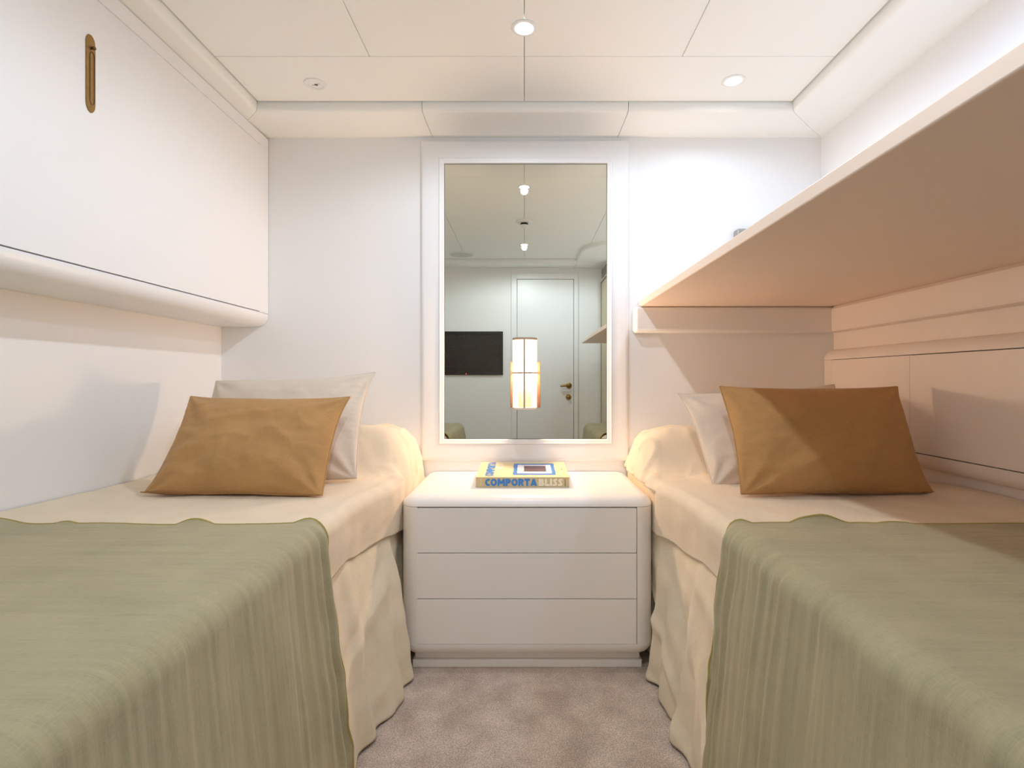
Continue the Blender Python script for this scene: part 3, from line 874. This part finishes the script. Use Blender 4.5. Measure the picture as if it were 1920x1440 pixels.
# ------------------------------------------------------------------ ceiling fittings
def downlight(x, y, watts, col, label):
    t = thing('downlight', label, 'downlight', (x, y, CZ), 'recessed ceiling downlights')
    bm = bmesh.new(); lathe(bm, [(0.0385, -0.0002), (0.0385, -0.0016), (0.0365, -0.0030), (0.0270, -0.0036), (0.0255, -0.0020), (0.0245, -0.0008)], (x, y, CZ), 'z', 48)
    obj('rim', bm, 'white', t, smooth=True, angle=60)
    bm = bmesh.new(); lathe(bm, [(0.0245, -0.0006), (0.0001, -0.0006)], (x, y, CZ), 'z', 32)
    obj('lens', bm, 'bulb' if watts else 'white', t)
    if watts:
        ld = bpy.data.lights.new('downlight_beam', 'SPOT'); ld.energy = watts*0.42; ld.color = col
        ld.spot_size = R_(176); ld.spot_blend = 0.35; ld.shadow_soft_size = 0.018
        l = bpy.data.objects.new('downlight_beam', ld); COL.objects.link(l); l.location = (x, y, CZ-0.022)
        l.parent = t; l.matrix_parent_inverse = Matrix.Translation(-Vector((x, y, CZ)))
    else:
        for k, (dx, dy, r_) in enumerate(((-0.010, 0.004, 0.0035), (0.001, 0.002, 0.0060), (0.011, -0.003, 0.0040))):
            bm = bmesh.new(); lathe(bm, [(r_, -0.0012), (0.0001, -0.0028)], (x+dx, y+dy, CZ), 'z', 14)
            obj('bulb_pin', bm, 'chrome' if k != 1 else 'brass_d', t, smooth=True)
for s_ in SPOTS: downlight(*s_)

t = thing('smoke_detector', 'round white smoke detector with a dark band on the ceiling, seen in the mirror', 'smoke detector', (0, 0.93, CZ))
bm = bmesh.new(); lathe(bm, [(0.055, -0.0002), (0.055, -0.004), (0.050, -0.008), (0.024, -0.012)], (0, 0.93, CZ), 'z', 40)
obj('base', bm, 'white', t, smooth=True, angle=50)
bm = bmesh.new(); lathe(bm, [(0.024, -0.010), (0.025, -0.026)], (0, 0.93, CZ), 'z', 32); obj('vent_band', bm, 'black', t, smooth=True)
bm = bmesh.new(); lathe(bm, [(0.027, -0.026), (0.026, -0.034), (0.018, -0.040), (0.0001, -0.041)], (0, 0.93, CZ), 'z', 32); obj('cap', bm, 'white', t, smooth=True)

t = thing('ceiling_speaker', 'round flat ceiling speaker grille near the rear wall, seen in the mirror', 'speaker', (-0.515, 0.0, CZ))
bm = bmesh.new(); lathe(bm, [(0.100, -0.0002), (0.100, -0.004), (0.094, -0.006), (0.092, -0.003)], (-0.515, 0.02, CZ), 'z', 48); obj('rim', bm, 'white', t, smooth=True, angle=60)
bm = bmesh.new(); lathe(bm, [(0.092, -0.003), (0.0001, -0.003)], (-0.515, 0.02, CZ), 'z', 48); obj('grille', bm, 'grille', t)

# ------------------------------------------------------------------ small light on the back wall above the shelf
t = thing('reading_light', 'small grey metal reading light on the back wall just above the bunk shelf', 'reading light', (0.92, D, 1.50))
obj('wall_plate', boxes((0.862, 0.955, D-0.046, D-0.001, 1.470, 1.533)), 'greymetal', t, bevel=0.004, bseg=3)
obj('lamp_head', boxes((0.880, 0.940, D-0.075, D-0.047, 1.478, 1.508)), 'greymetal', t, bevel=0.004, bseg=3)

# ------------------------------------------------------------------ rear wall: door, television, wardrobe (seen in the mirror)
dr = thing('door_1', None, None, (0.18, YR, FL), kind='structure')
obj('door_frame', boxes((-0.115, -0.066, YR+0.001, YR+0.014, FL+0.001, 1.868), (0.443, 0.481, YR+0.001, YR+0.014, FL+0.001, 1.868), (-0.066, 0.443, YR+0.001, YR+0.014, 1.818, 1.868)), 'lacquer', dr, bevel=0.0015, bseg=2)
obj('door_gap', boxes((-0.066, 0.443, YR+0.0008, YR+0.0025, FL+0.001, 1.818)), 'seam', dr)
leaf = obj('door_leaf', boxes((-0.062, 0.439, YR+0.003, YR+0.012, FL+0.006, 1.814)), 'lacquer', dr, bevel=0.002, bseg=2)
bm = bmesh.new(); lathe(bm, [(0.0001, 0.010), (0.020, 0.009), (0.0245, 0.006), (0.025, 0.0)], (0.398, YR+0.012, 0.868), 'y', 32)
tube(bm, [(0.398, YR+0.018, 0.868), (0.398, YR+0.050, 0.868)], 0.009, 12)
tube(bm, [(0.400, YR+0.052, 0.868), (0.375, YR+0.057, 0.869), (0.345, YR+0.056, 0.867), (0.318, YR+0.052, 0.863)], [0.010, 0.011, 0.010, 0.007], 12)
obj('lever_handle', bm, 'brass', leaf, smooth=True, angle=50)
bm = bmesh.new(); lathe(bm, [(0.0001, 0.034), (0.010, 0.032), (0.015, 0.026), (0.015, 0.018), (0.008, 0.012), (0.010, 0.005), (0.024, 0.004), (0.025, 0.0)], (0.394, YR+0.012, 0.765), 'y', 32)
obj('thumb_turn', bm, 'brass', leaf, smooth=True, angle=50)

tv = thing('television', 'black flush television on the rear wall left of the door, seen in the mirror', 'television', (-0.53, YR, 0.96))
obj('bezel', boxes((-0.885, -0.190, YR+0.001, YR+0.018, 0.962, 0.984), (-0.885, -0.190, YR+0.001, YR+0.018, 1.326, 1.350), (-0.885, -0.862, YR+0.001, YR+0.018, 0.984, 1.326), (-0.214, -0.190, YR+0.001, YR+0.018, 0.984, 1.326)), 'black', tv, bevel=0.002, bseg=2)
obj('screen', boxes((-0.862, -0.214, YR+0.002, YR+0.012, 0.984, 1.326)), 'screen', tv)
obj('power_light', boxes((-0.522, -0.514, YR+0.018, YR+0.0195, 0.969, 0.975)), 'led', tv)

wd = thing('wardrobe', 'white wardrobe with bronze-edged side door and vent in the rear corner, seen in mirror', 'wardrobe', (0.95, -0.2, FL))
obj('carcass', boxes((0.694, 1.220, YR+0.002, -0.06, FL+0.001, CZ-0.032)), 'lacquer', wd)
wdoor = obj('door', boxes((0.686, 0.6935, YR+0.022, -0.075, FL+0.03, 1.775)), 'beige', wd)
obj('edge_strip', boxes((0.683, 0.690, YR+0.012, YR+0.030, FL+0.03, 1.790), (0.683, 0.690, YR+0.030, -0.070, 1.776, 1.790)), 'brownstrip', wd)
obj('vent', boxes(*[(0.684, 0.6935, YR+0.040, -0.09, 1.820+0.013*i, 1.826+0.013*i) for i in range(6)]), 'seam', wd)
